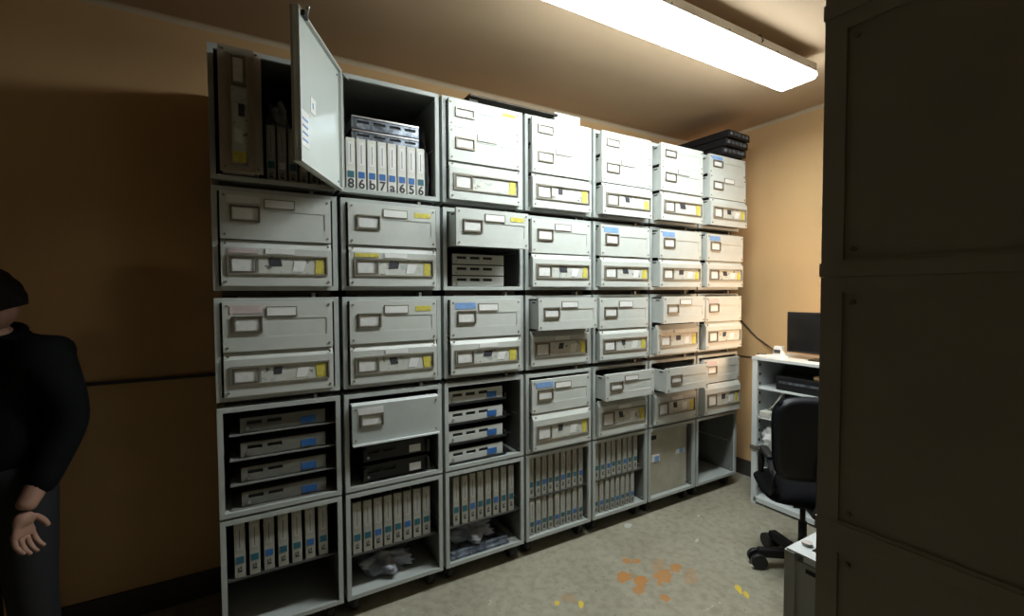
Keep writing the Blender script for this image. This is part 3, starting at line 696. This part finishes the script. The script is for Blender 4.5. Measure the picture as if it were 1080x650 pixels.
# ---------------------------------------------------------------- bookcase at right wall
BX = 6.64; BY0 = -0.46; BY1 = -2.2; BT = -0.955; bd = 0.80
bc = empty('bookcase', BX, (BY0+BY1)/2, -ZF, 'white metal bookcase with open shelves against the right wall', 'bookcase')
Lh = (BY0-BY1)/2; H = BT+ZF
mb = MB(); mb.box(0, bd, -Lh, -Lh+0.04, 0.04, H-.04, 'shelfw'); mb.box(0, bd, Lh-0.04, Lh, 0.04, H-.04, 'shelfw')
for yy in (-Lh+0.0, Lh-0.075): mb.box(-0.01, 0.03, yy, yy+0.075, 0.0, H-0.04, 'shelfw')
mb.box(bd-0.02, bd, -Lh+.04, Lh-.04, 0.04, H-.04, 'inner')
for k in range(14): mb.box(0.10, 0.13, Lh-0.045, Lh-0.038, 0.2+k*0.14, 0.24+k*0.14, 'dark')
mb.build('frame', bc)
mb = MB(); mb.box(-0.02, bd, -Lh-0.01, Lh+0.01, H-.045, H, 'shelfw'); mb.build('top_board', bc, bevel=0.006)
mb = MB(); mb.box(-0.01, bd-.02, -Lh+.04, Lh-.04, 0.03, 0.10, 'shelfw'); mb.build('bottom_board', bc, bevel=0.004)
SH = [-1.40, -1.83, -2.28, -2.72]
for z in SH: MB().box(0.02, bd-.02, -Lh+.04, Lh-.04, z+ZF-0.02, z+ZF, 'shelfw').build('shelf', bc)
MB().box(-0.03, 0.03, Lh-.10, Lh+0.012, 0.80, 0.86, 'holder').build('clip', bc)
# on top of it
mo = empty('monitor', 6.90, -1.32, BT, 'black flat monitor on top of the white bookcase', 'monitor', rz=-PI/2)
mb = MB(); mb.box(-0.52, 0.52, 0, 0.05, 0.09, 0.66, 'plastic'); mb.build('housing', mo, bevel=0.008)
MB().box(-0.49, 0.49, -0.004, 0, 0.12, 0.63, 'screen').build('screen', mo)
MB().box(-0.05, 0.05, 0.05, 0.09, 0.02, 0.4, 'plastic').box(-0.2, 0.2, -0.06, 0.16, 0, 0.02, 'plastic').build('stand', mo)
ap = MB().box(-0.07, 0.07, -0.05, 0.05, 0, 0.15, 'white', top=(.01, -.01, .01, -.01)).build('white_adapter', bevel=0.015); put(ap, 6.96, -0.66, BT+.001, -PI/2); tag(ap, 'small white device with dark display beside the monitor', 'device')
MB().box(-0.045, 0.045, -0.056, -0.044, 0.05, 0.10, 'ink').build('display', ap)
pp = MB().box(-0.17, 0.17, -0.12, 0.12, 0, 0.025, 'white').build('paper_pile', bevel=0.003); put(pp, 6.76, -0.66, BT+.001, -1.4); tag(pp, 'white papers lying on the bookcase top', 'paper')
pn = MB().cyl((-0.05, 0, 0.018), (0.07, 0, 0.018), 0.018, 'plastic', 10).build('marker_pen'); put(pn, 6.78, -0.50, BT+.001, -1.2); tag(pn, 'short black marker at the corner of the bookcase top', 'pen')
# cables on the wall
def fixed(mb, name, label, cat): o = mb.build(name); o.location = W(0, 0, 0); o.location.z = ZF*S; return tag(o, label, cat)
mb = MB(); mb.tube([(7.488, .55, -.30), (7.488, .32, -.46), (7.488, 0, -.77), (7.488, -.06, -.80), (7.45, -.28, -.92), (7.2, -.45, -.93), (7.0, -.6, -.925)], 0.010, 'cable'); fixed(mb, 'wall_cable', 'thin dark cable slanting down the right wall to the bookcase', 'cable')
mb = MB(); mb.tube([(7.488, .9, -1.05), (7.488, .3, -1.10), (7.488, -.12, -1.09), (7.485, -.4, -1.12)], 0.008, 'cable'); fixed(mb, 'wall_cable', 'thin cable running level across the right wall behind the bookcase', 'cable')
# on its shelves
vb = MB().box(-0.45, 0.45, 0, 0.5, 0, 0.20, 'plastic').build('black_printer', bevel=0.015); put(vb, 6.72, -1.20, SH[0]+.001, -PI/2); tag(vb, 'low black device on the upper shelf of the bookcase', 'electronic unit')
MB().box(-.4, .4, -.01, 0, .10, .13, 'bluemetal').build('front_slot', vb)
tb = MB().box(-0.14, 0.14, 0, 0.25, 0, 0.05, 'tan').build('tan_folder', bevel=0.01); put(tb, 6.78, -1.36, SH[0]+.202, -PI/2); tag(tb, 'tan folder lying on the black device in the bookcase', 'folder')
wb = MB().box(-0.09, 0.09, -0.08, 0.08, 0, 0.09, 'gauze').build('white_adapter', bevel=0.02); put(wb, 6.76, -0.62, SH[1]-0.0+.001); tag(wb, 'white power adapter on the second shelf of the bookcase', 'adapter')
mb = MB(); mb.tube([(0.02, 0, .10), (-.01, -.10, .18), (-.03, -.18, .30), (-.03, -.22, .38)], 0.014, 'gauze'); mb.build('lead', wb)
lump('grey_cloth', 'crumpled grey cloth hanging over the middle shelf', 'cloth', 6.80, -0.72, SH[2]+.001, 0.12, 0.17, 0.28, 'card', 21)
jar = MB().cyl((0, 0, 0), (0, 0, .11), .05, 'white', 16).cyl((0, 0, .11), (0, 0, .13), .035, 'white', 16).build('small_jar'); put(jar, 6.74, -0.60, SH[3]+0.002); tag(jar, 'small white jar on the lowest shelf of the bookcase', 'jar')
lump('white_bag', 'bluish white plastic bag on the shelf behind the chair', 'bag', 6.92, -1.10, SH[3]+.001, 0.17, 0.24, 0.30, 'white', 23)
bk = MB().box(-.22, .22, -.12, .12, 0, .05, 'card').build('paper_stack', bevel=.004); put(bk, 6.86, -0.80, -ZF+0.102, 1.5); tag(bk, 'stack of pale papers on the bottom board of the bookcase', 'paper')

# ---------------------------------------------------------------- office chair
HX, HY = 5.55, -1.74
ch = empty('office_chair', HX, HY, -ZF, 'black swivel office chair with its back to the camera', 'chair')
a0 = math.radians(142)
mb = MB(); mb.cyl((0, 0, .10), (0, 0, .26), .055, 'plastic', 20); mb.build('hub', ch)
for k in range(5):
    a = a0+k*2*PI/5; dx, dy = math.cos(a), math.sin(a)
    T = Matrix.Rotation(a, 4, 'Z')
    mb = MB(); mb.box(0.03, 0.46, -.055, .055, .13, .21, 'plastic', T=T, top=(0, 0, .01, -.01)); lg = mb.build('base_leg', ch, bevel=.008)
    mb = MB()
    sx, sy = -dy, dx
    for s in (-1, 1):
        c = Vector((dx*.47+sx*.030*s, dy*.47+sy*.030*s, .085)); e = c+Vector((sx*.055*s, sy*.055*s, 0)); mb.cyl(c, e, .083, 'rubber', 18)
    mb.cyl((dx*.44, dy*.44, .07), (dx*.44, dy*.44, .16), .025, 'plastic', 10); mb.build('caster', lg)
MB().cyl((0, 0, .26), (0, 0, .80), .028, 'plastic', 16).cyl((0, 0, .24), (0, 0, .55), .042, 'plastic', 16).build('gas_lift', ch)
fa = math.radians(42)     # the chair faces this way
rot = Matrix.Rotation(fa, 4, 'Z')
def cushion(name, parent, w, d, t, T, m='fabric', crown=0.03, curve=0.0, taper=0.0):
    bm = bmesh.new(); n = 14
    def se(u, p=3.2):  # superellipse radius factor
        return u
    grid = []
    for side in (1, -1):
        rows = []
        for i in range(n+1):
            row = []
            for j in range(n+1):
                u = -1+2*i/n; v = -1+2*j/n
                k = (abs(u)**5+abs(v)**5)**(1/5) or 1; mx = max(abs(u), abs(v)) or 1
                x = u*mx/k if k else 0; y = v*mx/k if k else 0
                x *= w/2*(1-taper*(y)); yy = y*d/2
                z = side*(t/2*math.sqrt(max(0, 1-max(abs(u), abs(v))**6))+crown*(1-u*u)*(1-v*v))
                z += curve*(u*u)
                row.append(bm.verts.new(T @ Vector((x, yy, z))*S))
            rows.append(row)
        grid.append(rows)
        for i in range(n):
            for j in range(n):
                q = (rows[i][j], rows[i+1][j], rows[i+1][j+1], rows[i][j+1])
                f = bm.faces.new(q if side == 1 else q[::-1]); f.smooth = True
    bmesh.ops.remove_doubles(bm, verts=bm.verts, dist=0.0005)
    me = bpy.data.meshes.new(name); bm.to_mesh(me); bm.free(); me.materials.append(M[m])
    o = bpy.data.objects.new(name, me); COL.objects.link(o); o.parent = parent; return o
cushion('seat', ch, 0.86, 0.90, 0.15, rot @ Matrix.Translation((0.06, 0, .90)), crown=0.03)
bt = rot @ Matrix.Translation((-0.49, 0, 1.62)) @ Matrix.Rotation(math.radians(-8), 4, 'Y') @ Matrix.Rotation(PI/2, 4, 'Y') @ Matrix.Rotation(PI/2, 4, 'Z')
cushion('backrest', ch, 0.88, 0.90, 0.12, bt, crown=0.015, curve=-0.06, taper=-0.06)
cushion('back_shell', ch, 0.86, 0.90, 0.05, rot @ Matrix.Translation((-0.555, 0, 1.625)) @ Matrix.Rotation(math.radians(-8), 4, 'Y') @ Matrix.Rotation(PI/2, 4, 'Y') @ Matrix.Rotation(PI/2, 4, 'Z'), 'plastic', crown=0.01, curve=-0.06, taper=-0.06)
mb = MB(); P = lambda x, y, z: rot @ Vector((x, y, z))
mb.tube([P(-.05, 0, .80), P(-.45, 0, .82), P(-.57, 0, .95), P(-.58, 0, 1.4)], 0.045, 'plastic', 10); mb.box(-.2, .2, -.14, .14, .77, .82, 'plastic', T=rot); mb.build('back_bar', ch)
for s in (-1, 1):
    y = s*.37
    mb = MB(); mb.tube([P(.25, y*.8, .84), P(.25, y, .88), P(.27, y, 1.05), P(.25, y, 1.22), P(.12, y, 1.28), P(-.18, y, 1.27), P(-.34, y, 1.20), P(-.36, y, 1.05), P(-.26, y, .90), P(-.2, y*.8, .84)], 0.035, 'plastic', 10); ar = mb.build('armrest', ch)
    cushion('arm_pad', ar, 0.42, 0.10, 0.05, rot @ Matrix.Translation((-.02, y, 1.30)), 'plastic', crown=.01)

# ---------------------------------------------------------------- person at far left (black jacket, head bowed)
pr = empty('person', -1.40, 0.42, -ZF, 'person in a black jacket with head bowed and hand at the face, left edge', 'person', rz=math.radians(-30))
def skin(name, joints, edges, m, parent, sub=2, root=0):
    """joints in metres with a radius each; grown by a skin modifier"""
    me = bpy.data.meshes.new(name); me.from_pydata([j[0] for j in joints], edges, []); me.materials.append(M[m])
    o = bpy.data.objects.new(name, me); COL.objects.link(o); o.parent = parent
    md = o.modifiers.new('skin', 'SKIN'); md.use_smooth_shade = True
    for i, j in enumerate(joints):
        r = j[1]; me.skin_vertices[0].data[i].radius = (r, r) if not isinstance(r, tuple) else r
        me.skin_vertices[0].data[i].use_root = (i == root)
    s = o.modifiers.new('subsurf', 'SUBSURF'); s.levels = sub; s.render_levels = sub
    return o
# local frame: person faces -Y; +X is the person's left seen from the front ... metres
HB = 1.60
body_j = [((0,0,.88),(.11,.08)), ((0,.01,1.05),(.12,.09)), ((0,.02,1.22),(.14,.09)), ((0,.02,1.32),(.11,.07)), ((0,.0,1.40),.058), ((0,-.025,1.46),.058),
  ((.09,0,.86),.065), ((.11,-.01,.48),.06), ((.115,.02,.09),.042), ((.12,-.10,.035),.036), ((-.09,0,.86),.065), ((-.11,-.01,.48),.06), ((-.115,.02,.09),.042), ((-.12,-.10,.035),.036),
  ((.18,.02,1.32),.045), ((.225,.05,1.08),.046), ((.215,-.08,.86),.034), ((.21,-.12,.80),.030), ((-.18,.02,1.32),.045), ((-.25,-.06,1.10),.046), ((-.12,-.19,1.30),.036), ((-.075,-.175,1.36),.030)]
body_e = [(0,1),(1,2),(2,3),(3,4),(4,5),(0,6),(6,7),(7,8),(8,9),(0,10),(10,11),(11,12),(12,13),(3,14),(14,15),(15,16),(16,17),(3,18),(18,19),(19,20),(20,21)]
bd_ = skin('body', body_j, body_e, 'skin', pr)
# head: shaped sphere with brow, nose, chin
def head():
    bm = bmesh.new(); bmesh.ops.create_uvsphere(bm, u_segments=40, v_segments=28, radius=1)
    for v in bm.verts:
        x, y, z = v.co
        w = 0.076*(1-0.22*max(0, -z)**1.5); d = 0.098
        nx, ny, nz = x*w, y*d, z*0.118
        if y < 0:
            ny += -0.026*math.exp(-((x/.16)**2)-((z+.12)/.16)**2)     # nose
            ny += -0.008*math.exp(-((x/.5)**2)-((z-.22)/.12)**2)      # brow
            for s in (-1, 1): ny += 0.012*math.exp(-(((x-s*.36)/.16)**2)-((z-.05)/.10)**2)   # eye sockets
            ny += -0.007*math.exp(-((x/.30)**2)-((z+.45)/.06)**2) - 0.006*math.exp(-((x/.26)**2)-((z+.56)/.05)**2)+0.006*math.exp(-((x/.32)**2)-((z+.505)/.025)**2)
            ny += -0.014*math.exp(-((x/.35)**2)-((z+.85)/.16)**2)     # chin
        else: nz += 0.0; ny *= 1.04
        v.co = (nx, ny, nz)
    for f in bm.faces: f.smooth = True
    for s in (-1, 1):   # ears
        r = bmesh.ops.create_uvsphere(bm, u_segments=14, v_segments=10, radius=1)
        for v in r['verts']: v.co = Vector((s*0.077+v.co.x*0.010, 0.012+v.co.y*0.018, -0.005+v.co.z*0.032))
    me = bpy.data.meshes.new('head'); bm.to_mesh(me); bm.free(); me.materials.append(M['skin']); return me
hd_ = bpy.data.objects.new('head', head()); COL.objects.link(hd_); hd_.parent = pr
HT = Matrix.Translation((0, -.045, 1.535)) @ Matrix.Rotation(math.radians(-48), 4, 'Z') @ Matrix.Rotation(math.radians(20), 4, 'X')
hd_.matrix_local = HT
bm = bmesh.new(); bmesh.ops.create_uvsphere(bm, u_segments=40, v_segments=24, radius=1)
dele = []
for v in bm.verts:
    x, y, z = v.co
    if z < -0.45 or (y < -0.35 and z < 0.42) or (y < -0.2 and z < 0.0): dele.append(v)
    k = 1+0.035*math.sin(23*x+9*z)*math.cos(19*y)
    v.co = Vector((x*0.088, y*0.114+0.004, z*0.134+.002))*k
bmesh.ops.delete(bm, geom=dele, context='VERTS')
for f in bm.faces: f.smooth = True
me = bpy.data.meshes.new('hair'); bm.to_mesh(me); bm.free(); me.materials.append(M['hair'])
hr = bpy.data.objects.new('hair', me); COL.objects.link(hr); hr.parent = hd_; md = hr.modifiers.new('thick', 'SOLIDIFY'); md.thickness = 0.012; md.offset = 0
# hands: palm with four bent fingers and a side thumb
def hand(loc, rotm, name='hand'):
    J = [((0,0,0),.026), ((0,0,.035),(.034,.014)), ((0,0,.075),(.038,.013))]; E = [(0,1),(1,2)]
    for i, (x, L) in enumerate([(-.030,.064), (-.010,.074), (.011,.070), (.030,.054)]):
        b = len(J); J += [((x,0,.085),.0095), ((x*1.1,-.008,.085+L*.42),.0088), ((x*1.12,-.024,.085+L*.72),.0078), ((x*1.12,-.040,.085+L*.86),.0065)]
        E += [(2,b),(b,b+1),(b+1,b+2),(b+2,b+3)]
    b = len(J); J += [((-.036,-.006,.030),.012), ((-.058,-.014,.058),.0105), ((-.064,-.026,.084),.0085)]; E += [(1,b),(b,b+1),(b+1,b+2)]
    o = skin(name, J, E, 'skin', pr, sub=2); o.matrix_local = Matrix.Translation(loc) @ rotm; return o
hand((-.075,-.175,1.36), Matrix.Rotation(math.radians(20), 4, 'Y') @ Matrix.Rotation(math.radians(-8), 4, 'X') @ Matrix.Rotation(PI, 4, 'Z'))
hand((.21,-.12,.80), Matrix.Rotation(PI, 4, 'X') @ Matrix.Rotation(math.radians(90), 4, 'Z'))
# clothing
jj = [((0,0,.80),(.175,.135)), ((0,.01,1.05),(.165,.125)), ((0,.02,1.20),(.19,.14)), ((0,.02,1.30),(.17,.12)), ((0,.014,1.395),.105), ((0,-.0,1.43),.072),
  ((.18,.02,1.33),.092), ((.23,.05,1.08),.066), ((.215,-.08,.84),.048), ((-.18,.02,1.33),.092), ((-.26,-.06,1.10),.066), ((-.13,-.18,1.285),.048)]
je = [(0,1),(1,2),(2,3),(3,4),(4,5),(3,6),(6,7),(7,8),(3,9),(9,10),(10,11)]
jk = skin('jacket', jj, je, 'jacket', pr); jk['label'] = 'black jacket'
mb = MB(); 
cl = skin('collar', [((-.07,.02,1.40),.018), ((-.05,.06,1.43),.020), ((0,.075,1.44),.020), ((.05,.06,1.43),.020), ((.07,.02,1.40),.018), ((.05,-.05,1.37),.014)], [(0,1),(1,2),(2,3),(3,4),(4,5)], 'jacket', jk)
tj = [((0,0,.98),(.155,.12)), ((0,0,.90),(.155,.12)), ((.10,0,.82),.10), ((.11,-.01,.48),.078), ((.115,.02,.10),.062), ((-.10,0,.82),.10), ((-.11,-.01,.48),.078), ((-.115,.02,.10),.062)]
skin('trousers', tj, [(0,1),(1,2),(2,3),(3,4),(1,5),(5,6),(6,7)], 'trousers', pr)
for s in (-1, 1):
    mb = MB(); mb.poly([(s*.0, 0), (s*.0, .01)], 0, 0) if False else None
    bm = bmesh.new(); bmesh.ops.create_uvsphere(bm, u_segments=20, v_segments=14, radius=1)
    for v in bm.verts:
        c = v.co; zz = max(c.z, -.6)
        v.co = Vector((c.x*.05, c.y*.14-.05, (zz+.6)*.05*(1.3 if c.y > .1 else 1.0)))
    for f in bm.faces: f.smooth = True
    me = bpy.data.meshes.new('shoe'); bm.to_mesh(me); bm.free(); me.materials.append(M['rubber'])
    o = bpy.data.objects.new('shoe', me); COL.objects.link(o); o.parent = pr; o.location = (s*.118, 0, 0)
